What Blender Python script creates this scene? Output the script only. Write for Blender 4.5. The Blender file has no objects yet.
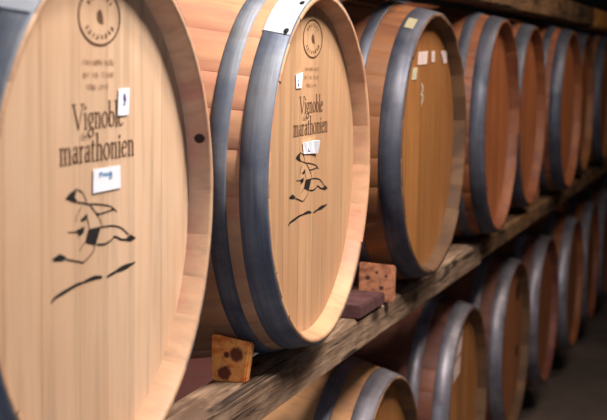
import bpy, bmesh, math, random
from mathutils import Vector, Matrix

S = bpy.context.scene
COL = S.collection
FL = 1.25            # height of the upper head centres above the floor
PI = math.pi


def lin(c):
    out = []
    for v in c:
        v /= 255.0
        out.append(v / 12.92 if v <= 0.04045 else ((v + 0.055) / 1.055) ** 2.4)
    return (*out, 1.0)


# ------------------------------------------------------------------ materials
def new_mat(name):
    m = bpy.data.materials.new(name)
    m.use_nodes = True
    nt = m.node_tree
    for n in list(nt.nodes):
        nt.nodes.remove(n)
    out = nt.nodes.new('ShaderNodeOutputMaterial')
    b = nt.nodes.new('ShaderNodeBsdfPrincipled')
    nt.links.new(b.outputs[0], out.inputs[0])
    return m, nt, b


def node(nt, t, **kw):
    n = nt.nodes.new(t)
    for k, v in kw.items():
        setattr(n, k, v)
    return n


def coords(nt, scale, rnd=True):
    tc = node(nt, 'ShaderNodeTexCoord')
    oi = node(nt, 'ShaderNodeObjectInfo')
    mul = node(nt, 'ShaderNodeMath', operation='MULTIPLY')
    mul.inputs[1].default_value = 37.0 if rnd else 0.0
    nt.links.new(oi.outputs['Random'], mul.inputs[0])
    add = node(nt, 'ShaderNodeVectorMath', operation='ADD')
    nt.links.new(tc.outputs['Object'], add.inputs[0])
    nt.links.new(mul.outputs[0], add.inputs[1])
    mp = node(nt, 'ShaderNodeMapping')
    mp.inputs['Scale'].default_value = scale
    nt.links.new(add.outputs[0], mp.inputs[0])
    return mp.outputs[0]


def noise(nt, vec, scale, detail=4, rough=0.55, dist=0.0):
    n = node(nt, 'ShaderNodeTexNoise')
    n.inputs['Scale'].default_value = scale
    n.inputs['Detail'].default_value = detail
    n.inputs['Roughness'].default_value = rough
    n.inputs['Distortion'].default_value = dist
    nt.links.new(vec, n.inputs['Vector'])
    return n.outputs['Fac']


def ramp(nt, fac, stops):
    r = node(nt, 'ShaderNodeValToRGB')
    e = r.color_ramp.elements
    while len(e) < len(stops):
        e.new(0.5)
    for i, (p, c) in enumerate(stops):
        e[i].position = p
        e[i].color = c if len(c) == 4 else (*c, 1)
    nt.links.new(fac, r.inputs[0])
    return r.outputs[0]


def mix(nt, fac, a, b, mode='MIX'):
    n = node(nt, 'ShaderNodeMix', data_type='RGBA', blend_type=mode)
    for s, v in ((n.inputs[0], fac), (n.inputs[6], a), (n.inputs[7], b)):
        if isinstance(v, (int, float)):
            s.default_value = v
        elif isinstance(v, tuple):
            s.default_value = v
        else:
            nt.links.new(v, s)
    return n.outputs[2]


def bump(nt, b, h, strength=0.3, dist=0.002):
    n = node(nt, 'ShaderNodeBump')
    n.inputs['Strength'].default_value = strength
    n.inputs['Distance'].default_value = dist
    nt.links.new(h, n.inputs['Height'])
    nt.links.new(n.outputs[0], b.inputs['Normal'])


def sh(c, k):
    return tuple(min(255, v * k) for v in c)


def barrel_wood(name, rgb, axis, rough=0.55, tint=0.22, stain=None, stain_amt=0.5, warm=None, middle=None):
    """oak: grain along the given axis, a slightly different tone per stave (attribute 'tint')"""
    m, nt, b = new_mat(name)
    sc = {'X': (2.2, 34, 34), 'Z': (20, 34, 1.8)}[axis]
    v = coords(nt, sc)
    g = noise(nt, v, 1.6, 5, 0.6, 0.4)
    col = ramp(nt, g, [(0.25, lin(sh(rgb, 0.84))), (0.5, lin(rgb)), (0.78, lin(sh(rgb, 1.07)))])
    at = node(nt, 'ShaderNodeAttribute', attribute_name='tint')
    t = ramp(nt, at.outputs['Fac'], [(0.0, (1 - tint, 1 - tint * 1.1, 1 - tint * 1.25)), (1.0, (1 + tint * .3, 1 + tint * .3, 1 + tint * .3))])
    col = mix(nt, 1.0, col, t, 'MULTIPLY')
    v2 = coords(nt, (6, 6, 6))
    big = noise(nt, v2, 1.0, 3, 0.6)
    sc2 = warm or sh(rgb, 0.8)
    col = mix(nt, ramp(nt, big, [(0.42, (0, 0, 0)), (0.75, (.6, .6, .6))]), col, lin(sc2))
    if stain:
        v3 = coords(nt, (3.0, 5, 5))
        sn = noise(nt, v3, 1.3, 4, 0.6, 0.8)
        col = mix(nt, ramp(nt, sn, [(0.5, (0, 0, 0)), (0.62, (stain_amt,) * 3)]), col, lin(stain))
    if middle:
        # the middle of the barrel, between its inner hoops, is coloured dark red
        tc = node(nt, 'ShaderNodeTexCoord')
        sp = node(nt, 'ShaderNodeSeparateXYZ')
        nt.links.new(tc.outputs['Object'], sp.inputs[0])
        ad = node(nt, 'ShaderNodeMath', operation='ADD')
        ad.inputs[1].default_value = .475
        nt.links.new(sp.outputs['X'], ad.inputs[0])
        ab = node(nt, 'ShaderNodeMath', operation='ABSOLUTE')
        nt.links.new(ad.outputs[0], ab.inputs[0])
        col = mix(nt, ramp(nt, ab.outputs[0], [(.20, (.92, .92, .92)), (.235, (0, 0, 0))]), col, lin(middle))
    nt.links.new(col, b.inputs['Base Color'])
    b.inputs['Roughness'].default_value = rough
    b.inputs['Specular IOR Level'].default_value = 0.3
    bump(nt, b, g, 0.25, 0.0012)
    return m


def hoop_mat(name, rgb, dark, rust, rough=0.55, metal=0.45):
    """galvanised strap: blotches, streaks that run round the barrel, a little rust"""
    m, nt, b = new_mat(name)
    n1 = noise(nt, coords(nt, (9, 9, 9)), 1.0, 5, 0.65, 0.3)
    n2 = noise(nt, coords(nt, (150, 5, 5)), 1.0, 4, 0.65)
    n3 = noise(nt, coords(nt, (26, 26, 26)), 1.0, 5, 0.7)
    col = ramp(nt, n1, [(0.3, lin(dark)), (0.62, lin(rgb))])
    col = mix(nt, ramp(nt, n2, [(0.4, (0, 0, 0)), (0.75, (.6, .6, .6))]), col, lin(sh(dark, 0.75)))
    col = mix(nt, ramp(nt, n3, [(0.56, (0, 0, 0)), (0.72, (.6, .6, .6))]), col, lin(rust))
    nt.links.new(col, b.inputs['Base Color'])
    b.inputs['Metallic'].default_value = metal
    rr = node(nt, 'ShaderNodeMapRange')
    rr.inputs[3].default_value = rough - 0.08
    rr.inputs[4].default_value = rough + 0.16
    nt.links.new(n2, rr.inputs[0])
    nt.links.new(rr.outputs[0], b.inputs['Roughness'])
    bump(nt, b, n3, 0.2, 0.001)
    return m


def timber(name, rgb, dark, rough=0.85, axis='Y'):
    """weathered sawn timber: long grain, dirty blotches, checks along the grain, a few knots"""
    m, nt, b = new_mat(name)
    sc = {'Y': (70, 4.0, 70), 'X': (4.0, 70, 70)}[axis]
    g = noise(nt, coords(nt, sc), 1.3, 7, 0.68, 0.8)
    big = noise(nt, coords(nt, (9, 4.0, 9)), 1.0, 5, 0.65, 0.5)
    col = ramp(nt, g, [(0.3, lin(sh(dark, .8))), (0.5, lin(rgb)), (0.72, lin(sh(rgb, 1.22)))])
    col = mix(nt, ramp(nt, big, [(0.44, (0, 0, 0)), (0.62, (.8, .8, .8))]), col, lin(dark))
    ck = noise(nt, coords(nt, tuple(q * .8 for q in sc)), 0.8, 3, 0.5, 1.2)
    col = mix(nt, ramp(nt, ck, [(0.36, (.9, .9, .9)), (0.42, (0, 0, 0))]), col, lin(sh(dark, 0.4)))
    vo = node(nt, 'ShaderNodeTexVoronoi')
    vo.inputs['Scale'].default_value = 1.0
    nt.links.new(coords(nt, (11, 5, 11)), vo.inputs['Vector'])
    col = mix(nt, ramp(nt, vo.outputs['Distance'], [(0.10, (.85, .85, .85)), (0.22, (0, 0, 0))]), col, lin(sh(dark, 0.5)))
    nt.links.new(col, b.inputs['Base Color'])
    b.inputs['Roughness'].default_value = rough
    b.inputs['Specular IOR Level'].default_value = 0.2
    bump(nt, b, g, 0.7, 0.005)
    return m


def plain(name, rgb, rough=0.7, n=0.12, nscale=14):
    m, nt, b = new_mat(name)
    f = noise(nt, coords(nt, (nscale,) * 3), 1.0, 4, 0.6)
    col = ramp(nt, f, [(0.3, lin(sh(rgb, 1 - n))), (0.7, lin(sh(rgb, 1 + n * .5)))])
    nt.links.new(col, b.inputs['Base Color'])
    b.inputs['Roughness'].default_value = rough
    b.inputs['Specular IOR Level'].default_value = 0.25
    return m


def rough_wall(name, rgb, dark, scale=3.0, rough=0.9):
    m, nt, b = new_mat(name)
    a = noise(nt, coords(nt, (scale,) * 3, False), 1.0, 7, 0.65)
    c = noise(nt, coords(nt, (scale * 9,) * 3, False), 1.0, 4, 0.6)
    col = ramp(nt, a, [(0.3, lin(dark)), (0.7, lin(rgb))])
    col = mix(nt, ramp(nt, c, [(0.4, (0, 0, 0)), (0.8, (.5, .5, .5))]), col, lin(dark))
    nt.links.new(col, b.inputs['Base Color'])
    b.inputs['Roughness'].default_value = rough
    bump(nt, b, a, 0.6, 0.02)
    return m


def spotted_block(name, rgb, spot, edge, spots, rough=0.8):
    """sawn block with stains at fixed places on its wood (object space)"""
    m, nt, b = new_mat(name)
    g = noise(nt, coords(nt, (30, 12, 60), False), 1.0, 5, 0.65, 0.5)
    w = noise(nt, coords(nt, (55,) * 3, False), 1.0, 4, 0.65)
    col = ramp(nt, g, [(0.3, lin(edge)), (0.52, lin(rgb)), (0.8, lin(sh(rgb, 1.12)))])
    col = mix(nt, ramp(nt, w, [(0.5, (0, 0, 0)), (0.72, (.7, .7, .7))]), col, lin(sh(edge, .8)))
    tc = node(nt, 'ShaderNodeTexCoord')
    for p, r in spots:
        d = node(nt, 'ShaderNodeVectorMath', operation='DISTANCE')
        nt.links.new(tc.outputs['Object'], d.inputs[0])
        d.inputs[1].default_value = p
        a = node(nt, 'ShaderNodeMath', operation='MULTIPLY_ADD')
        nt.links.new(w, a.inputs[0])
        a.inputs[1].default_value = r * 1.2
        nt.links.new(d.outputs['Value'], a.inputs[2])
        dv = node(nt, 'ShaderNodeMath', operation='DIVIDE')
        nt.links.new(a.outputs[0], dv.inputs[0])
        dv.inputs[1].default_value = r * 3.0
        col = mix(nt, ramp(nt, dv.outputs[0], [(0.42, (.95, .95, .95)), (0.52, (0, 0, 0))]), col, lin(spot))
    nt.links.new(col, b.inputs['Base Color'])
    b.inputs['Roughness'].default_value = rough
    bump(nt, b, g, 0.5, 0.003)
    return m


# ------------------------------------------------------------------ mesh tools
def obj(name, bm, mat, parent=None, smooth=False):
    me = bpy.data.meshes.new(name)
    bm.normal_update()
    bm.to_mesh(me)
    bm.free()
    if mat is not None:
        me.materials.append(mat)
    if smooth:
        for p in me.polygons:
            p.use_smooth = True
    o = bpy.data.objects.new(name, me)
    COL.objects.link(o)
    if parent is not None:
        o.parent = parent
    return o


def tag(o, label=None, cat=None, group=None, kind=None):
    if label:
        o['label'] = label
    if cat:
        o['category'] = cat
    if group:
        o['group'] = group
    if kind:
        o['kind'] = kind
    return o


def box(bm, x0, x1, y0, y1, z0, z1):
    vs = [bm.verts.new((x, y, z)) for x in (x0, x1) for y in (y0, y1) for z in (z0, z1)]
    for f in ((0, 1, 3, 2), (4, 6, 7, 5), (0, 4, 5, 1), (2, 3, 7, 6), (0, 2, 6, 4), (1, 5, 7, 3)):
        bm.faces.new([vs[i] for i in f])
    return vs


# ------------------------------------------------------------------ barrel
LEN = 0.95
BULGE = [0.347]     # bilge radius of the barrels being built
REC = 0.028         # how deep the head sits inside the rim
RIM = 0.017


def prof(s, R, rb=None):
    h = LEN / 2
    rb = rb or BULGE[0]
    return rb - (rb - R) * ((h - s) / h) ** 2


def staves_mesh(R, seed, n=26):
    """body built stave by stave around the X axis, from the front rim (x = 0) to x = -LEN"""
    rng = random.Random(seed)
    bm = bmesh.new()
    lay = bm.faces.layers.float.new('tint')
    w = [rng.uniform(0.7, 1.3) for _ in range(n)]
    t = sum(w)
    a = rng.uniform(0, 1)
    prof_pts = [(-REC - .012, R - RIM - .001), (-REC, R - RIM), (-.003, R - .0095), (0, R - .0075), (0, R - .002), (-.002, R)]
    for s in (.02, .043, .075, .11, .16, .22, .29, .38, .475, .57, .66, .73, .79, .84, .9, .948):
        prof_pts.append((-s, prof(s, R)))
    prof_pts += [(-LEN, R - .002), (-LEN, R - .0075), (-LEN + REC, R - RIM), (-LEN + REC + .012, R - RIM - .001)]
    for k in range(n):
        da = 2 * PI * w[k] / t
        tint = rng.random()
        js = rng.uniform(-.0012, .0012)
        cols = [(0, .0009), (.006 / R / da * .35, 0), (.35, 0), (.65, 0), (1 - .006 / R / da * .35, 0), (1, .0009)]
        grid = []
        for (u, drop) in cols:
            th = a + u * da
            row = []
            for i, (x, r) in enumerate(prof_pts):
                inner = i < 3 or i > len(prof_pts) - 3
                rr = r + (drop * .4 if inner else -drop)
                xx = x + (js if 3 <= i <= 5 else 0)
                row.append(bm.verts.new((xx, rr * math.cos(th), rr * math.sin(th))))
            grid.append(row)
        for c in range(len(cols) - 1):
            for i in range(len(prof_pts) - 1):
                f = bm.faces.new((grid[c][i], grid[c + 1][i], grid[c + 1][i + 1], grid[c][i + 1]))
                f[lay] = tint
                f.smooth = True
                f.material_index = 1 if i < 4 else 0
        a += da
    return bm


def head_mesh(R, seed, plain_disc=False):
    """vertical head boards, front faces at x = 0"""
    rng = random.Random(seed)
    bm = bmesh.new()
    lay = bm.faces.layers.float.new('tint')
    r = R - RIM + .0004
    edges = [-r]
    y = -r + rng.uniform(.05, .08)
    while y < r - .04:
        edges.append(y)
        y += rng.uniform(.06, .095)
    edges.append(r)
    if plain_disc:
        edges = [-r, r]
    gap = .00035
    for k in range(len(edges) - 1):
        y0, y1 = edges[k] + (gap if k else 1e-5), edges[k + 1] - (gap if k < len(edges) - 2 else 1e-5)
        tint = rng.random()
        m = 14
        top = [(y0 + (y1 - y0) * i / m) for i in range(m + 1)]
        pts = [(q, math.sqrt(max(r * r - q * q, 0))) for q in top]
        loop = [(q, z) for q, z in pts] + [(q, -z) for q, z in reversed(pts)]
        # drop duplicate end points
        cl = []
        for p in loop:
            if not cl or math.hypot(p[0] - cl[-1][0], p[1] - cl[-1][1]) > 1e-5:
                cl.append(p)
        if math.hypot(cl[0][0] - cl[-1][0], cl[0][1] - cl[-1][1]) < 1e-5:
            cl.pop()
        fv = [bm.verts.new((0, q, z)) for q, z in cl]
        bv = [bm.verts.new((-.018, q, z)) for q, z in cl]
        f = bm.faces.new(fv)
        f[lay] = tint
        f2 = bm.faces.new(list(reversed(bv)))
        f2[lay] = tint
        for i in range(len(cl)):
            j = (i + 1) % len(cl)
            ff = bm.faces.new((fv[i], bv[i], bv[j], fv[j]))
            ff[lay] = tint
    bmesh.ops.recalc_face_normals(bm, faces=bm.faces)
    return bm


def hoop_mesh(R, s0, s1, seg=96, th=.0022, back=False):
    bm = bmesh.new()
    ss = [s0, s0 + .0015, (s0 + s1) / 2, s1 - .0015, s1]
    outs = [th * .25, th, th, th, th * .25]
    ring = []
    pts = [(s, prof(s, R) + o) for s, o in zip(ss, outs)] + [(s1, prof(s1, R) - .001), (s0, prof(s0, R) - .001)]
    for k in range(seg):
        a = 2 * PI * k / seg
        ring.append([bm.verts.new((-s, r * math.cos(a), r * math.sin(a))) for s, r in pts])
    n = len(pts)
    for k in range(seg):
        k2 = (k + 1) % seg
        for i in range(n):
            j = (i + 1) % n
            f = bm.faces.new((ring[k][i], ring[k2][i], ring[k2][j], ring[k][j]))
            f.smooth = i in (1, 2)
    bmesh.ops.recalc_face_normals(bm, faces=bm.faces)
    return bm


def rivets_mesh(R, s0, s1, a):
    bm = bmesh.new()
    for q in (.3, .7):
        s = s0 + (s1 - s0) * q
        r = prof(s, R) + .002
        mt = Matrix.Translation((-s, r * math.cos(a), r * math.sin(a)))
        bmesh.ops.create_uvsphere(bm, u_segments=10, v_segments=6, radius=.0042, matrix=mt)
    return bm


M = {}


def make_barrel(y, x, z, R, yaw, label, group, head, stave, hoop, chime=None, hoops=(.001, .043, .062, .09), seed=1):
    """front rim centre at (x, y, z above floor)"""
    root = bpy.data.objects.new('wine_barrel', None)
    COL.objects.link(root)
    root.empty_display_size = .1
    tag(root, label, 'barrel', group)
    c, s_ = math.cos(yaw), math.sin(yaw)
    # yaw turns the barrel about its own middle
    root.location = (x - .475 + .475 * c, y + .475 * s_, z)
    root.rotation_euler = (0, 0, yaw)
    st = obj('staves', staves_mesh(R, seed), M[stave], root)
    st.data.materials.append(M[chime or stave])
    hd = obj('head', head_mesh(R, seed + 50), M[head], root)
    hd.location.x = -REC
    hb = obj('head', head_mesh(R, seed + 90, True), M[head], root)
    hb.location.x = -LEN + REC
    hb.rotation_euler = (0, 0, PI)
    a0, a1, b0, b1 = hoops
    rng = random.Random(seed * 7)
    for (s0, s1) in ((a0, a1), (b0, b1), (.27, .305), (LEN - .305, LEN - .27), (LEN - b1, LEN - b0), (LEN - a1, LEN - a0)):
        hp = obj('hoop', hoop_mesh(R, s0, s1), M[hoop], root)
    return root, hd, st


# ------------------------------------------------------------------ marks on the heads (flat print, ink on wood)
class Ink:
    def __init__(self):
        self.bm = bmesh.new()
        self.h = 0.0

    def poly(self, pts):
        area = sum(pts[i][0] * pts[(i + 1) % len(pts)][1] - pts[(i + 1) % len(pts)][0] * pts[i][1] for i in range(len(pts)))
        if area < 0:
            pts = pts[::-1]
        self.h += 2e-7
        vs = [self.bm.verts.new((self.h, p[0], p[1])) for p in pts]
        self.bm.faces.new(vs)

    def seg(self, p, q, w0, w1):
        d = Vector((q[0] - p[0], q[1] - p[1]))
        if d.length < 1e-7:
            return
        d.normalize()
        n = Vector((-d.y, d.x))
        self.poly([(p[0] + n.x * w0, p[1] + n.y * w0), (p[0] - n.x * w0, p[1] - n.y * w0),
                   (q[0] - n.x * w1, q[1] - n.y * w1), (q[0] + n.x * w1, q[1] + n.y * w1)])

    def dot(self, p, rx, ry=None, n=12):
        ry = ry or rx
        self.poly([(p[0] + rx * math.cos(2 * PI * k / n), p[1] + ry * math.sin(2 * PI * k / n)) for k in range(n)])

    def line(self, pts, w, taper=False):
        n = len(pts) - 1
        for i in range(n):
            w0 = w * (1 - .45 * abs(2 * i / n - 1)) if taper else w
            w1 = w * (1 - .45 * abs(2 * (i + 1) / n - 1)) if taper else w
            self.seg(pts[i], pts[i + 1], w0, w1)
            if i:
                self.dot(pts[i], w0, n=8)

    def done(self, name, mat, parent, x=.0006):
        o = obj(name, self.bm, mat, parent)
        o.location.x = x
        return o


def smooth_line(pts, n=6):
    """Catmull-Rom through the points"""
    out = []
    for i in range(len(pts) - 1):
        p0 = pts[max(i - 1, 0)]; p1 = pts[i]; p2 = pts[i + 1]; p3 = pts[min(i + 2, len(pts) - 1)]
        for k in range(n):
            t = k / n
            out.append(tuple(.5 * (2 * p1[d] + (-p0[d] + p2[d]) * t + (2 * p0[d] - 5 * p1[d] + 4 * p2[d] - p3[d]) * t * t
                                   + (-p0[d] + 3 * p1[d] - 3 * p2[d] + p3[d]) * t ** 3) for d in (0, 1)))
    out.append(pts[-1])
    return out


def ell(cx, cy, rx, ry, a0=0, a1=360, n=22):
    return [(cx + rx * math.cos(math.radians(a0 + (a1 - a0) * k / n)), cy + ry * math.sin(math.radians(a0 + (a1 - a0) * k / n))) for k in range(n + 1)]


XH = .64
# old-style serif letters as pen strokes; capital height 1
GL = {
    'V': (.86, [[(0.06, 1), (.44, 0)], [(.44, 0), (.8, 1)], [(-.06, .985), (.24, .985)], [(.62, .985), (.92, .985)]]),
    'i': (.30, [[(.14, XH), (.14, 0)], [(.0, XH - .03), (.14, XH)], [(.02, .015), (.27, .015)], 'dot']),
    'g': (.54, [ell(.25, .42, .17, .2), [(.16, .24), (.12, .12), (.36, .06), (.47, -.08)], ell(.26, -.16, .22, .15), [(.38, .58), (.54, .62)]]),
    'n': (.60, [[(.14, XH), (.14, 0)], [(.0, XH - .03), (.14, XH)], [(.14, .48), (.24, .6), (.36, .62), (.44, .5), (.44, 0)], [(.02, .015), (.25, .015)], [(.33, .015), (.56, .015)]]),
    'o': (.58, [ell(.28, .32, .22, .31)]),
    'b': (.56, [[(.12, 1.08), (.12, .03)], [(0, 1.05), (.12, 1.08)], ell(.29, .32, .2, .3)]),
    'l': (.29, [[(.14, 1.08), (.14, 0)], [(.0, 1.05), (.14, 1.08)], [(.02, .015), (.27, .015)]]),
    'e': (.50, [[(.07, .38), (.42, .38)], ell(.25, .32, .19, .31, 15, 325)]),
    'm': (.92, [[(.14, XH), (.14, 0)], [(.0, XH - .03), (.14, XH)], [(.14, .48), (.23, .6), (.34, .62), (.42, .5), (.42, 0)], [(.42, .48), (.53, .6), (.64, .62), (.73, .5), (.73, 0)],
                [(.03, .015), (.25, .015)], [(.31, .015), (.53, .015)], [(.62, .015), (.86, .015)]]),
    'a': (.48, [[(.08, .5), (.16, .61), (.28, .61), (.34, .5), (.34, .08), (.46, .02)], ell(.19, .2, .13, .18)]),
    'r': (.42, [[(.14, XH), (.14, 0)], [(.0, XH - .03), (.14, XH)], [(.14, .46), (.26, .6), (.38, .58)], [(.02, .015), (.27, .015)]]),
    't': (.36, [[(.14, .82), (.14, .1), (.22, .01), (.33, .05)], [(.0, XH - .02), (.32, XH - .02)]]),
    'h': (.60, [[(.14, 1.08), (.14, 0)], [(.0, 1.05), (.14, 1.08)], [(.14, .48), (.24, .6), (.36, .62), (.44, .5), (.44, 0)], [(.02, .015), (.25, .015)], [(.33, .015), (.56, .015)]]),
    'd': (.56, [[(.44, 1.08), (.42, .03), (.52, .02)], ell(.24, .32, .2, .3)]),
    's': (.40, [[(.33, .52), (.22, .63), (.08, .54), (.12, .4), (.28, .26), (.32, .1), (.18, 0), (.05, .1)]]),
}


def write(ink, text, y0, y1, z0, cap, thick=.062, thin=.026):
    total = sum(GL[ch][0] for ch in text)
    sx = (y1 - y0) / total
    px = 0
    for ch in text:
        adv, strokes = GL[ch]
        for st in strokes:
            if st == 'dot':
                ink.dot((y0 + (px + .14) * sx, z0 + .84 * cap), .075 * cap)
                continue
            pts = smooth_line(st, 4) if 3 <= len(st) < 10 else st
            pts = [(y0 + (px + p[0]) * sx, z0 + p[1] * cap) for p in pts]
            for i in range(len(pts) - 1):
                d = Vector((pts[i + 1][0] - pts[i][0], pts[i + 1][1] - pts[i][1]))
                if d.length < 1e-9:
                    continue
                k = abs(d.y) / d.length
                if ch == 'V' and d.y > 0 and d.x > 0 and k > .5:
                    k = .1
                wv = cap * (thin + (thick - thin) * k * k)
                ink.seg(pts[i], pts[i + 1], wv, wv)
        px += adv


RUN_POLY = [
    [(-0.0624, 0.0258), (-0.0524, 0.0305), (-0.036, 0.0342), (-0.0381, 0.0283), (-0.0402, 0.0257), (-0.0341, 0.0205), (-0.0361, 0.0188), (-0.0504, 0.0223)],
    [(-0.0267, -0.0006), (-0.0174, 0.0028), (-0.0098, 0.0043), (-0.0124, -0.0015), (-0.0217, -0.0029)],
    [(-0.0384, -0.0111), (-0.0259, -0.0096), (-0.0167, -0.0082), (-0.0188, -0.0152), (-0.0268, -0.0177), (-0.0334, -0.0139)],
    [(-0.0065, -0.0127), (0.0245, -0.0132), (0.0179, -0.0232), (0.0117, -0.0326), (-0.0151, -0.0265)],
    [(0.0944, -0.0336), (0.1051, -0.0311), (0.1214, -0.0371), (0.1051, -0.0397), (0.0944, -0.0372)],
    [(-0.093, -0.0344), (-0.0764, -0.0312), (-0.0604, -0.0364), (-0.0673, -0.0398), (-0.0878, -0.0375)],
]
RUN_LINE = [
    ([(-0.036, 0.0338), (-0.0215, 0.0288), (-0.014, 0.0215), (-0.011, 0.0165)], 1),
    ([(-0.0341, 0.0195), (-0.0195, 0.0172), (-0.0025, 0.0138)], 1.2),
    ([(-0.0025, 0.0147), (0.0215, 0.0119), (0.0484, 0.0074), (0.0669, -0.0003)], 1.2),
    ([(-0.0025, 0.0134), (0.0105, 0.0048), (0.0192, 0.0014), (0.0371, 0.0018), (0.0599, 0.0029)], 1.3),
    ([(0.0127, 0.0027), (0.0237, -0.0062), (0.0267, -0.0128)], 0.9),
    ([(-0.0237, 0.0138), (-0.035, 0.0055), (-0.0371, -0.0018)], 0.8),
    ([(-0.0123, 0.0051), (-0.0081, -0.0039), (-0.0047, -0.0119)], 1.2),
    ([(-0.0567, -0.0105), (-0.0363, -0.0123)], 0.8),
    ([(-0.0314, -0.0138), (-0.0318, -0.0194)], 0.9),
    ([(0.0236, -0.0137), (0.0576, -0.0158), (0.081, -0.0213), (0.1002, -0.031)], 1.3),
    ([(0.0954, -0.0361), (0.0787, -0.0338), (0.0622, -0.0287), (0.0507, -0.0319), (0.0348, -0.034), (0.0147, -0.032)], 1.7),
    ([(-0.0125, -0.0254), (-0.0218, -0.0291), (-0.0294, -0.0339)], 0.9),
    ([(0.0074, -0.0302), (0.0057, -0.0382), (-0.0175, -0.0471), (-0.0297, -0.0455), (-0.0627, -0.0383)], 1.3),
]
GROUND = [
    ([(-0.0957, -0.0799), (-0.0867, -0.076), (-0.0653, -0.0732), (-0.0378, -0.07), (-0.0201, -0.0697)], 1.6),
    ([(-0.0190, -0.0694), (0.0073, -0.0684), (0.0277, -0.0705)], 1.9),
    ([(0.0400, -0.0722), (0.0702, -0.0688)], 1.4),
    ([(0.0666, -0.069), (0.1053, -0.0668)], 2.6),
    ([(0.1034, -0.067), (0.1186, -0.0658)], 1.2),
]


def tick_row(ink, y0, y1, z, h, seed, gaps=()):
    """a line of print too small to read in the photograph: short upright strokes"""
    rng = random.Random(seed)
    y = y0
    k = 0
    while y < y1 - .002:
        if k in gaps:
            y += .006
        else:
            w = rng.uniform(.0035, .0055)
            ink.line([(y, z - h), (y, z + h)], .00055)
            if rng.random() < .75:
                zz = rng.choice((-h, 0, h))
                ink.line([(y, z + zz), (y + w * .7, z + zz)], .0004)
            if rng.random() < .5:
                ink.line([(y + w * .7, z - h), (y + w * .7, z + h)], .0005)
            y += w + .0015
        k += 1


def stencil(hd, dy, dz):
    """the print on the two new heads"""
    o = lambda p: (p[0] + dy, p[1] + dz)
    ink = Ink()
    c = o((.0228, .2185))
    for rx, ry, w in ((.053, .0312, .0011), (.0515, .0302, .0006)):
        ink.line(ell(c[0], c[1], rx, ry, n=60), w)
    for a0, a1 in ((35, 145), (205, 335)):
        n = int((a1 - a0) / 15)
        for k in range(n):
            t = math.radians(a0 + (a1 - a0) * (k + .5) / n)
            p = (c[0] + .042 * math.cos(t), c[1] + .0243 * math.sin(t))
            q = (c[0] + .034 * math.cos(t), c[1] + .0197 * math.sin(t))
            ink.line([p, q], .0013)
            if k % 2:
                ink.line([(p[0], p[1]), (p[0] + .0045 * math.sin(t), p[1] - .0026 * math.cos(t))], .0007)
    for p in ([(-.0065, .0048), (-.001, .0082), (.004, .006), (.0075, .0005), (.009, -.0065), (.0085, -.0088), (.004, -.007), (-.0035, -.006), (-.0065, -.001)],):
        ink.poly([(c[0] + q[0], c[1] + q[1]) for q in p])
    ink.done('emblem', M['ink_brown'], hd)

    ink = Ink()
    tick_row(ink, -.0186 + dy, .0575 + dy, .1687 + dz, .0028, 5, (8,))
    tick_row(ink, -.0186 + dy, .0575 + dy, .1552 + dz, .0028, 9, (3, 7))
    tick_row(ink, -.0100 + dy, .0460 + dy, .1420 + dz, .0028, 13, (4,))
    ink.done('small_print', M['ink_faint'], hd)

    ink = Ink()
    write(ink, 'Vignoble', -.044 + dy, .086 + dy, .0968 + dz, .0275)
    write(ink, 'des', -.027 + dy, -.001 + dy, .0855 + dz, .0085, .05, .03)
    write(ink, 'marathonien', -.076 + dy, .116 + dy, .0610 + dz, .0285)
    ink.done('lettering', M['ink_brown'], hd)

    ink = Ink()
    for p in RUN_POLY:
        ink.poly([o(q) for q in p])
    for pts, w in RUN_LINE:
        ink.line(smooth_line([o(q) for q in pts], 5), .00064 * w)
    ink.done('runner_drawing', M['ink_black'], hd)
    for pts, w in GROUND:
        ink = Ink()
        ink.line(smooth_line([o(q) for q in pts], 5), .0013 * w, True)
        ink.done('ground_stroke', M['ink_black'], hd)


SHIFT = {}


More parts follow.
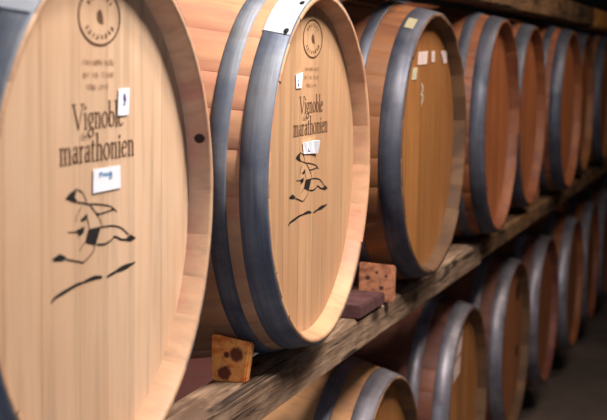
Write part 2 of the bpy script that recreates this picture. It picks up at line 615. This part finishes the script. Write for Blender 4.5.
def sticker(hd, quad, name='paper_sticker', mat='paper', label=None, scrib=None, ink='ink_blue', w=.001, curl=0.0):
    sh_ = SHIFT.get(hd.name, (0, 0))
    quad = [(q[0] + sh_[0], q[1] + sh_[1]) for q in quad]
    bm = bmesh.new()
    n = 6
    th = .0004
    f_ = []
    for k in range(n + 1):
        t = k / n
        top = Vector(quad[0]).lerp(Vector(quad[1]), t)
        bot = Vector(quad[3]).lerp(Vector(quad[2]), t)
        lift = curl * (t ** 3)
        wob = curl * .5 * math.sin(t * 9)
        f_.append((bm.verts.new((th + lift + abs(wob), top.x, top.y)), bm.verts.new((th + lift * .4, bot.x, bot.y)),
                   bm.verts.new((0.0001, top.x, top.y)), bm.verts.new((0.0001, bot.x, bot.y))))
    for k in range(n):
        a, b = f_[k], f_[k + 1]
        bm.faces.new((a[0], a[1], b[1], b[0]))
        bm.faces.new((a[2], b[2], b[3], a[3]))
        bm.faces.new((a[0], b[0], b[2], a[2]))
        bm.faces.new((a[1], a[3], b[3], b[1]))
    for q in (f_[0], f_[-1]):
        bm.faces.new((q[0], q[2], q[3], q[1]))
    bmesh.ops.recalc_face_normals(bm, faces=bm.faces)
    s = obj(name, bm, M[mat], hd)
    s.location.x = .0012
    if label:
        s['label'] = label
    if scrib:
        ik = Ink()
        y0, z0 = quad[0]
        yy, zz = quad[1][0] - quad[0][0], quad[3][1] - quad[0][1]
        for ln in scrib:
            ik.line(smooth_line([(y0 + p[0] * yy, z0 + p[1] * zz) for p in ln], 4), w)
        ik.bm.verts.ensure_lookup_table()
        # writing belongs to the sticker's own mesh: second material slot
        me = s.data
        me.materials.append(M[ink])
        b2 = bmesh.new()
        b2.from_mesh(me)
        off = th + .0004
        vm = {}
        for v in ik.bm.verts:
            vm[v] = b2.verts.new((v.co.x + off, v.co.y, v.co.z))
        for f in ik.bm.faces:
            nf = b2.faces.new([vm[v] for v in f.verts])
            nf.material_index = 1
        b2.to_mesh(me)
        b2.free()
        ik.bm.free()
    return s


def hoop_label(root, R, s0, s1, a0, a1, name, mat, label=None, skew=0.0, staples=()):
    """paper wrapped on the outside of a hoop"""
    bm = bmesh.new()
    n = 14
    rows = []
    for k in range(n + 1):
        a = math.radians(a0 + (a1 - a0) * k / n)
        col = []
        for j in range(5):
            s = s0 + (s1 - s0) * j / 4
            aa = a + math.radians(skew) * j / 4
            r = prof(s, R) + .0034
            col.append(bm.verts.new((-s, r * math.cos(aa), r * math.sin(aa))))
        rows.append(col)
    for k in range(n):
        for j in range(4):
            bm.faces.new((rows[k][j], rows[k + 1][j], rows[k + 1][j + 1], rows[k][j + 1]))
    ext = bmesh.ops.solidify(bm, geom=bm.faces[:], thickness=.0006)
    bmesh.ops.recalc_face_normals(bm, faces=bm.faces)
    o = obj(name, bm, M[mat], root)
    if label:
        o['label'] = label
    for (s, ad) in staples:
        b2 = bmesh.new()
        a = math.radians(ad)
        r = prof(s, R) + .0046
        mt = Matrix.Translation((-s, r * math.cos(a), r * math.sin(a))) @ Matrix.Rotation(a - PI / 2, 4, 'X') @ Matrix.Diagonal((.0042, .0062, .0016, 1))
        bmesh.ops.create_uvsphere(b2, u_segments=12, v_segments=8, radius=1, matrix=mt)
        so = obj('tack', b2, M['iron'], o)
    return o


# ------------------------------------------------------------------ material list
M['paper'] = plain('paper_white', (238, 236, 240), .6, .03)
M['paper_old'] = plain('paper_yellowed', (205, 190, 150), .7, .12)
M['paper_pink'] = plain('paper_pinkish', (222, 190, 178), .7, .06)
M['ink_brown'] = plain('stencil_brown', (100, 66, 44), .8, .2, 60)
M['ink_faint'] = plain('stencil_faint', (158, 114, 82), .8, .15, 60)
M['ink_black'] = plain('stencil_black', (30, 24, 22), .8, .2, 60)
M['ink_blue'] = plain('pen_blue', (110, 150, 190), .6, .1)
M['ink_violet'] = plain('pen_violet', (70, 60, 120), .6, .1)
M['ink_grey'] = plain('print_grey', (200, 200, 208), .6, .1)
M['chalk'] = plain('chalk', (205, 190, 165), .9, .1)
M['iron'] = plain('black_iron', (28, 26, 26), .6, .2)
M['knot'] = plain('dark_knot', (52, 30, 22), .7, .3, 60)

M['head_new'] = barrel_wood('oak_head_new', (216, 178, 146), 'Z', .5, .14, warm=(206, 160, 124))
M['head_new_dimmed'] = barrel_wood('oak_head_new_dimmed', (198, 154, 116), 'Z', .5, .16, warm=(184, 132, 96))  # pale head oak darkened in colour, in place of weaker lamplight
M['stave_new'] = barrel_wood('oak_stave_new', (210, 164, 128), 'X', .55, .16, stain=(190, 112, 98), stain_amt=.55)
M['rim_old'] = barrel_wood('oak_rim_old', (104, 72, 46), 'X', .7, .5, stain=(60, 42, 32), stain_amt=.6)
M['stave_new_dimmed'] = barrel_wood('oak_stave_new_dimmed', (202, 152, 114), 'X', .55, .14, stain=(186, 112, 96), stain_amt=.5)  # pale stave oak, colour lowered to offset the strong lamp above it
M['head_amber'] = barrel_wood('oak_head_amber', (164, 108, 60), 'Z', .45, .22, warm=(142, 84, 44))
M['stave_amber'] = barrel_wood('oak_stave_amber', (134, 84, 48), 'X', .55, .2, stain=(92, 52, 38), stain_amt=.6)
M['head_red'] = barrel_wood('oak_head_red', (168, 98, 58), 'Z', .45, .2, warm=(138, 72, 40))
M['head_brown'] = barrel_wood('oak_head_brown', (150, 92, 56), 'Z', .5, .18, warm=(126, 70, 42))
M['stave_red'] = barrel_wood('oak_stave_red', (132, 76, 46), 'X', .55, .22, stain=(90, 40, 32), stain_amt=.6)
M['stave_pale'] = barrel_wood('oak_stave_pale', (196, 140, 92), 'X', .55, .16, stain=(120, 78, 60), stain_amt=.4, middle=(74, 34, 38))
M['stave_wine'] = barrel_wood('oak_stave_wine', (118, 68, 50), 'X', .6, .3, stain=(86, 38, 40), stain_amt=.7)
M['hoop_new'] = hoop_mat('hoop_galvanised', (126, 127, 133), (76, 85, 104), (104, 94, 90), .56, .3)
M['hoop_old'] = hoop_mat('hoop_weathered', (94, 92, 100), (48, 50, 62), (68, 52, 46), .50, .4)
M['hoop_low'] = hoop_mat('hoop_lower_row', (150, 142, 148), (94, 86, 92), (96, 66, 56), .42, .5)
M['rail'] = timber('rail_weathered', (152, 122, 98), (90, 66, 52))
M['rail_dark'] = timber('rail_dark', (118, 84, 54), (70, 48, 32))
M['rail_pale'] = timber('rail_pale', (235, 160, 76), (190, 116, 50))
M['floor'] = rough_wall('cellar_floor', (112, 92, 80), (66, 54, 48), 2.2, .85)
M['wall'] = rough_wall('cellar_wall', (70, 60, 54), (38, 34, 32), 1.8)
M['ceiling'] = rough_wall('cellar_ceiling', (60, 52, 46), (34, 30, 27), 1.8)

# ------------------------------------------------------------------ the room
def struct(name, bm, mat):
    o = obj(name, bm, mat)
    o['kind'] = 'structure'
    return o


X0, X1, Y0, Y1, ZC = -1.3, 2.5, -2.6, 13.6, 3.0
bm = bmesh.new(); box(bm, X0 - .2, X1 + .2, Y0 - .2, Y1 + .2, -.15, 0); struct('floor', bm, M['floor'])
bm = bmesh.new(); box(bm, X0 - .2, X1 + .2, Y0 - .2, Y1 + .2, ZC, ZC + .15); struct('ceiling', bm, M['ceiling'])
bm = bmesh.new(); box(bm, X0 - .2, X0, Y0 - .2, Y1 + .2, 0, ZC); struct('wall_left', bm, M['wall'])
bm = bmesh.new(); box(bm, X1, X1 + .2, Y0 - .2, Y1 + .2, 0, ZC); struct('wall_right', bm, M['wall'])
bm = bmesh.new(); box(bm, X0, X1, Y1, Y1 + .2, 0, ZC); struct('wall_far', bm, M['wall'])
# near wall with a window opening behind the camera
WX0, WX1, WZ0, WZ1 = .2, 2.0, .7, 2.3
bm = bmesh.new()
box(bm, X0, WX0, Y0 - .2, Y0, 0, ZC); box(bm, WX1, X1, Y0 - .2, Y0, 0, ZC)
box(bm, WX0, WX1, Y0 - .2, Y0, 0, WZ0); box(bm, WX0, WX1, Y0 - .2, Y0, WZ1, ZC)
struct('wall_near', bm, M['wall'])
bm = bmesh.new()
for x in (WX0, (WX0 + WX1) / 2 - .025, WX1 - .05):
    box(bm, x, x + .05, Y0 - .14, Y0 - .08, WZ0, WZ1)
for z in (WZ0, (WZ0 + WZ1) / 2 - .02, WZ1 - .05):
    box(bm, WX0, WX1, Y0 - .135, Y0 - .085, z, z + .05)
win = struct('window_1', bm, M['rail_dark'])
mg, nt, b = new_mat('daylit_glass')
b.inputs['Base Color'].default_value = (.05, .05, .06, 1)
b.inputs['Emission Color'].default_value = (.62, .78, 1, 1)
b.inputs['Emission Strength'].default_value = 10.0
bm = bmesh.new(); box(bm, WX0, WX1, Y0 - .113, Y0 - .107, WZ0, WZ1)
g = obj('pane', bm, mg, win)

# ------------------------------------------------------------------ rails (timbers of the rack)
def timber_rail(x0, x1, y0, y1, z0, z1, mat, label, seed, group='timber rails of the barrel rack', dz=0):
    rng = random.Random(seed)
    bm = bmesh.new()
    n = max(2, int((y1 - y0) / .35))
    rows = []
    for k in range(n + 1):
        y = y0 + (y1 - y0) * k / n
        j = lambda: rng.uniform(-.0022, .0022)
        c = .007
        zz = dz * k / n
        sec = [(x0 + c, z0), (x1 - c, z0), (x1, z0 + c), (x1, z1 - c), (x1 - c, z1), (x0 + c, z1), (x0, z1 - c), (x0, z0 + c)]
        rows.append([bm.verts.new((x + j() - (x0 + x1) / 2, y - y0, z + j() * (.3 if z > (z0 + z1) / 2 else 1) + (zz if z < (z0 + z1) / 2 else 0) - z0)) for x, z in sec])
    for k in range(n):
        for i in range(8):
            j = (i + 1) % 8
            bm.faces.new((rows[k][i], rows[k][j], rows[k + 1][j], rows[k + 1][i]))
    bm.faces.new(rows[0][::-1]); bm.faces.new(rows[-1])
    bmesh.ops.recalc_face_normals(bm, faces=bm.faces)
    o = obj('timber_rail', bm, M[mat])
    o.location = ((x0 + x1) / 2, y0, z0)
    tag(o, label, 'beam')
    return o


RT = FL - .321          # top of the middle rail
timber_rail(-.128, -.05, .3, 3.93, RT - .071, RT, 'rail', 'weathered grey timber rail carrying the two pale barrels, nearest the viewer', 3, dz=.003)
timber_rail(-.128, -.05, 3.935, 13.5, RT - .06, RT, 'rail_dark', 'thinner timber rail, coloured dark for shade, carrying the reddish barrels further down', 13, dz=.01)  # darker timber colour stands in for the shade on the far rail
timber_rail(-.90, -.822, .3, 13.5, RT - .078, RT - .008, 'rail', 'rear timber rail under the backs of the upper barrels', 4)
timber_rail(-.128, -.05, 2.78, 6.55, FL + .331, FL + .415, 'rail_dark', 'dark brown timber rail lying on top of the upper barrels', 5)
timber_rail(-.128, -.05, 6.56, 13.5, FL + .331, FL + .415, 'rail_pale', 'pale orange timber rail at the far end above the barrels', 6)
LZ = FL - .82
LB = LZ - .366
timber_rail(-.36, -.26, 2.2, 13.5, LB - .09, LB, 'rail_dark', 'dark floor timber rail under the front of the lower barrels', 7)
timber_rail(-.86, -.76, 2.2, 13.5, LB - .09, LB, 'rail_dark', 'dark floor timber rail under the backs of the lower barrels', 8)

# ------------------------------------------------------------------ barrels
UP = 'barrels of the upper row'
LO = 'barrels of the lower row'
b1, h1, s1 = make_barrel(1.4337, .0066, FL + .0027, .2917, .0082, 'pale oak barrel with a running figure, nearest, cut by the left edge of the frame', UP, 'head_new', 'stave_new', 'hoop_new', seed=11)
stencil(h1, -.0150, .0008)
b2, h2, s2 = make_barrel(2.2749, -.0091, FL - .0042, .2878, .0003, 'pale oak barrel with a running figure and a white label stapled on its hoop top', UP, 'head_new_dimmed', 'stave_new_dimmed', 'hoop_new', seed=23)
stencil(h2, -.0145, -.003)
b3, h3, s3 = make_barrel(3.1121, -.0006, FL - .0062, .2855, -.0342, 'amber oak barrel with several small white stickers high on its head', UP, 'head_amber', 'stave_amber', 'hoop_old', hoops=(.001, .045, .088, .112), chime='rim_old', seed=31)
b4, h4, s4 = make_barrel(3.9405, .0007, FL, .29, .009, 'reddish oak barrel just behind the amber barrel of the upper row', UP, 'head_red', 'stave_red', 'hoop_old', hoops=(.001, .04, .062, .09), chime='stave_red', seed=43)
far_up = [
    (4.70, -.03, 'reddish oak barrel set back in the upper row, fifth from the front', 'head_red', 'stave_red'),
    (5.41, .006, 'reddish oak barrel sixth from the front of the upper row', 'head_red', 'stave_red'),
    (6.2, -.03, 'dim oak barrel seventh from the front of the upper row', 'head_red', 'stave_amber'),
    (6.98, -.02, 'dim oak barrel eighth from the front of the upper row', 'head_red', 'stave_amber'),
    (7.76, -.05, 'dim oak barrel at the far visible end of the upper row', 'head_red', 'stave_red'),
]
for i, (y, x, lab, hm, sm) in enumerate(far_up):
    make_barrel(y, x, FL - .002, .29, random.Random(i).uniform(-.01, .01), lab, UP, hm, sm, 'hoop_old', hoops=(.001, .042, .062, .09), seed=60 + i)

low = [
    (2.2, -.09, LZ, 'dark wine-stained barrel behind the rail, glimpsed above it beside the rust-stained block', 'head_brown', 'stave_wine', 'hoop_low'),
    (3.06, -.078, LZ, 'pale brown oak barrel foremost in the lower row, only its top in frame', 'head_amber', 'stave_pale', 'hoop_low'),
    (4.03, -.09, LZ, 'amber lower-row barrel with two pinkish paper stickers on its head', 'head_amber', 'stave_wine', 'hoop_low'),
    (4.95, -.10, LZ + .01, 'reddish lower-row barrel with dark knots on its head and a bright hoop', 'head_brown', 'stave_wine', 'hoop_low'),
    (5.74, -.10, LZ, 'reddish oak barrel fourth from the front of the lower row', 'head_brown', 'stave_wine', 'hoop_low'),
    (6.5, -.085, LZ, 'dim oak barrel fifth from the front of the lower row', 'head_brown', 'stave_red', 'hoop_low'),
    (7.26, -.09, LZ, 'dim oak barrel sixth from the front of the lower row', 'head_brown', 'stave_red', 'hoop_low'),
    (8.02, -.09, LZ, 'dim oak barrel seventh from the front of the lower row', 'head_brown', 'stave_wine', 'hoop_low'),
    (8.78, -.09, LZ, 'dim oak barrel at the far visible end of the lower row', 'head_brown', 'stave_wine', 'hoop_low'),
]
LBAR = []
BULGE[0] = .374
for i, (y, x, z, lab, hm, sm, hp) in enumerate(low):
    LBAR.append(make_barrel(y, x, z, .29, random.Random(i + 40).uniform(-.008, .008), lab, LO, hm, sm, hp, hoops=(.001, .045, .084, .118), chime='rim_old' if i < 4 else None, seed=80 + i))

BULGE[0] = .347
# stickers, labels and marks
SHIFT.update({h1.name: (-.014, .0008), h2.name: (-.0205, .0012), h3.name: (-.028, 0), LBAR[2][1].name: (.02, .01)})
sticker(h1, [(.0692, .1392), (.0992, .1398), (.0965, .1086), (.0665, .1085)], label='small white sticker with a dark mark',
        scrib=[[(.5, .2), (.45, .35), (.55, .5), (.42, .62)], [(.55, .25), (.6, .5)]], ink='ink_violet', w=.0016)
sticker(h1, [(.0028, .0523), (.0735, .0521), (.0745, .0259), (.0018, .0258)], label='white sticker with faint blue handwriting',
        scrib=[[(.2, .2), (.22, .38), (.24, .2), (.32, .25), (.3, .36)], [(.36, .36), (.4, .24), (.44, .36), (.48, .25), (.5, .38)], [(.62, .24), (.54, .28), (.6, .38), (.64, .25), (.66, .45), (.56, .5)]], w=.0011)
sticker(h2, [(-.064, .156), (-.034, .159), (-.034, .1345), (-.060, .1335)], label='small white sticker with a violet scribble',
        scrib=[[(.5, .15), (.75, .35), (.3, .5), (.55, .8), (.35, .7)]], ink='ink_violet', w=.0012, curl=.002)
sticker(h2, [(-.0222, .0450), (.052, .0455), (.0561, .0233), (-.016, .0262)], label='crumpled white sticker with a violet scribble',
        scrib=[[(.3, .2), (.6, .35), (.35, .7), (.55, .8), (.65, .3)]], ink='ink_violet', w=.0013, curl=.006)
for q, lab in (([(-.043, .2016), (.0357, .2044), (.0286, .1756), (-.0498, .1735)], 'square pinkish-white paper sticker'),
               ([(.069, .2046), (.0975, .2049), (.0995, .1801), (.0689, .1801)], 'narrow white sticker'),
               ([(.1507, .2053), (.205, .2075), (.21, .1790), (.18, .1760)], 'white sticker beside the rim'),
               ([(-.0872, .1671), (-.0494, .1692), (-.0564, .1433), (-.0941, .1416)], 'faded grey sticker')):
    sticker(h3, q, mat='paper_old' if 'faded' in lab else 'paper_pink', label=lab,
            scrib=[[(.3, .3), (.6, .4), (.35, .6), (.65, .75)]], ink='ink_grey', w=.0012)
ik = Ink()
for pts in ([(-.040, .134), (-.022, .125), (-.034, .112)], [(-.044, .112), (-.020, .104), (-.032, .092)], [(-.030, .13), (-.036, .085)]):
    ik.line(smooth_line(pts, 4), .0022)
ik.done('chalk_mark', M['chalk'], h3)
hoop_label(b2, .2878, .0015, .0425, 109, 131.5, 'hoop_label', 'paper', 'white paper label tacked on the front hoop', staples=((.007, 113.5), (.0085, 130.3)))
hoop_label(b1, .2917, .0015, .0425, 112, 132.6, 'hoop_label', 'paper', 'white paper label on the front hoop')
hoop_label(b3, .2855, .017, .036, 113.5, 122, 'hoop_label', 'paper_old', 'small yellowed sticker on the front hoop')
# lower barrel stickers
hL2 = LBAR[2][1]
sticker(hL2, [(-.10, .19), (-.01, .20), (-.03, .155), (-.125, .14)], mat='paper_pink', label='pinkish paper sticker, upper of two')
sticker(hL2, [(-.125, .132), (-.03, .145), (-.04, .095), (-.14, .08)], mat='paper_pink', label='pinkish paper sticker, lower of two')
ik = Ink(); ik.line(smooth_line([(-.02, .245), (.0, .235), (.012, .215), (0, .20)], 4), .006); ik.done('chalk_mark', M['chalk'], hL2)
# knots on the third lower head
hL3 = LBAR[3][1]
for (y, z, r) in ((.155, .165, .034), (.165, -.055, .022)):
    ik = Ink(); ik.dot((y, z), r * 1.2, r, 14); ik.done('knot', M['knot'], hL3)
# dark knot in the rim of the nearest barrel
bm = bmesh.new()
th = math.radians(15.2)
mt = Matrix.Translation((-.0125, .2795 * math.cos(th), .2795 * math.sin(th))) @ Matrix.Rotation(th, 4, 'X') @ Matrix.Diagonal((.008, .003, .0065, 1))
bmesh.ops.create_uvsphere(bm, u_segments=10, v_segments=6, radius=1, matrix=mt)
obj('rim_knot', bm, M['knot'], b1)

# ------------------------------------------------------------------ chocks
def chock(pts_front, depth, top_drop, mat, label, name='wooden_chock', loc=(0, 0, 0)):
    """block whose sawn end faces the near end of the cellar; pts_front are (x, z) corners around the end"""
    bm = bmesh.new()
    f0 = [bm.verts.new((x, 0, z)) for x, z in pts_front]
    zmin = min(z for _, z in pts_front)
    f1 = [bm.verts.new((x, depth, z if z < zmin + .008 else z - top_drop)) for x, z in pts_front]
    n = len(f0)
    bm.faces.new(f0); bm.faces.new(f1[::-1])
    for i in range(n):
        j = (i + 1) % n
        bm.faces.new((f0[i], f1[i], f1[j], f0[j]))
    bmesh.ops.recalc_face_normals(bm, faces=bm.faces)
    bmesh.ops.bevel(bm, geom=bm.edges[:], offset=.0025, segments=2, affect='EDGES')
    o = obj(name, bm, mat)
    o.location = loc
    tag(o, label, 'block', 'wooden chocks under the upper barrels')
    return o


rust = spotted_block('rust_stained_block', (255, 168, 84), (96, 34, 18), (222, 96, 36),
                     [((.008, 0, .044), .014), ((-.012, 0, .014), .013), ((-.009, 0, .042), .006)])
chock([(-.034, 0), (.022, -.001), (.031, .064), (-.034, .074)], .02, .004, rust, 'orange rust-stained block with dark spots on the rail, under the second barrel', loc=(-.088, 2.05, RT))
knotty = spotted_block('knotty_block', (190, 122, 84), (70, 36, 28), (120, 66, 46),
                       [((.014, 0, .03), .006), ((-.015, 0, .05), .006), ((.004, 0, .062), .004), ((-.02, 0, .02), .005), ((.024, 0, .055), .004)])
plum = plain('wine_stained_block', (92, 58, 56), .8, .25, 30)
chock([(-.034, 0), (.034, 0), (.034, .026), (-.034, .028)], .19, .002, plum, 'flat wine-stained block lying on the rail in front of the square block', loc=(-.078, 2.64, RT))
chock([(-.036, 0), (.037, 0), (.038, .078), (-.035, .082)], .03, .004, knotty, 'square brown block standing on the rail between the second and third barrels', loc=(-.070, 2.845, RT))

upright = plain('brown_block', (120, 76, 46), .8, .25, 30)
chock([(-.03, 0), (.03, 0), (.03, .10), (-.03, .10)], .035, .01, upright, 'small brown block standing on the rail beside the sixth upper barrel', loc=(-.085, 5.02, RT))
# ------------------------------------------------------------------ lamps
def pendant(x, y, z, watts, label, size=.7, col=(1, .9, .78)):
    root = bpy.data.objects.new('ceiling_lamp', None)
    COL.objects.link(root)
    root.location = (x, y, z)
    tag(root, label, 'lamp')
    bm = bmesh.new()
    box(bm, -.08, .08, -size / 2, size / 2, .02, .09)
    obj('housing', bm, M['iron'], root)
    for q in (-.35 * size, .35 * size):
        bm = bmesh.new()
        box(bm, -.006, .006, q - .006, q + .006, .09, ZC - z)
        obj('hanger', bm, M['iron'], root)
    L = bpy.data.lights.new('lamp_light', 'AREA')
    L.shape = 'RECTANGLE'; L.size = .16; L.size_y = size; L.energy = watts; L.color = col
    lo = bpy.data.objects.new('lamp_light', L)
    COL.objects.link(lo)
    lo.parent = root
    lo.location = (0, 0, .015)
    d = Vector((0 - x, 0, FL - z))
    lo.rotation_euler = (0, -math.atan2(-d.x, -d.z) if False else 0, 0)
    lo.rotation_euler = d.to_track_quat('-Z', 'Y').to_euler()
    return root


pendant(.85, 2.1, FL + 1.6, 122, 'strip lamp hanging over the aisle near the two pale barrels', col=(1, .95, .9))
pendant(.9, 4.5, FL + 1.6, 29, 'unseen strip lamp added further down the aisle for more light', col=(1, .88, .74))  # unseen lamp, added to brighten the barrels further along

W = bpy.data.worlds.new('world')
S.world = W
W.use_nodes = True
W.node_tree.nodes['Background'].inputs[0].default_value = (.5, .6, .8, 1)
W.node_tree.nodes['Background'].inputs[1].default_value = .02

# ------------------------------------------------------------------ camera
cam = bpy.data.cameras.new('camera')
co = bpy.data.objects.new('camera', cam)
COL.objects.link(co)
FPX, CX, CZ, YAW, PIT, ROL = 1436.64, .67259, .18129, .30605, -.10617, .01397
fw = Vector((-math.sin(YAW) * math.cos(PIT), math.cos(YAW) * math.cos(PIT), math.sin(PIT)))
r = fw.cross(Vector((0, 0, 1))).normalized()
u = r.cross(fw)
r2 = r * math.cos(ROL) + u * math.sin(ROL)
u2 = -r * math.sin(ROL) + u * math.cos(ROL)
mw = Matrix((r2, u2, -fw)).transposed().to_4x4()
mw.translation = Vector((CX, 0, FL + CZ))
co.matrix_world = mw
cam.sensor_width = 36
cam.lens = 36 * FPX / 607
cam.clip_start = .05
cam.dof.use_dof = True
cam.dof.focus_distance = 2.25
cam.dof.aperture_fstop = 7.5
S.camera = co
S.view_settings.view_transform = 'Standard'
S.view_settings.look = 'None'
S.view_settings.exposure = 0.0
S.view_settings.gamma = 1.0
S.view_settings.use_curve_mapping = False
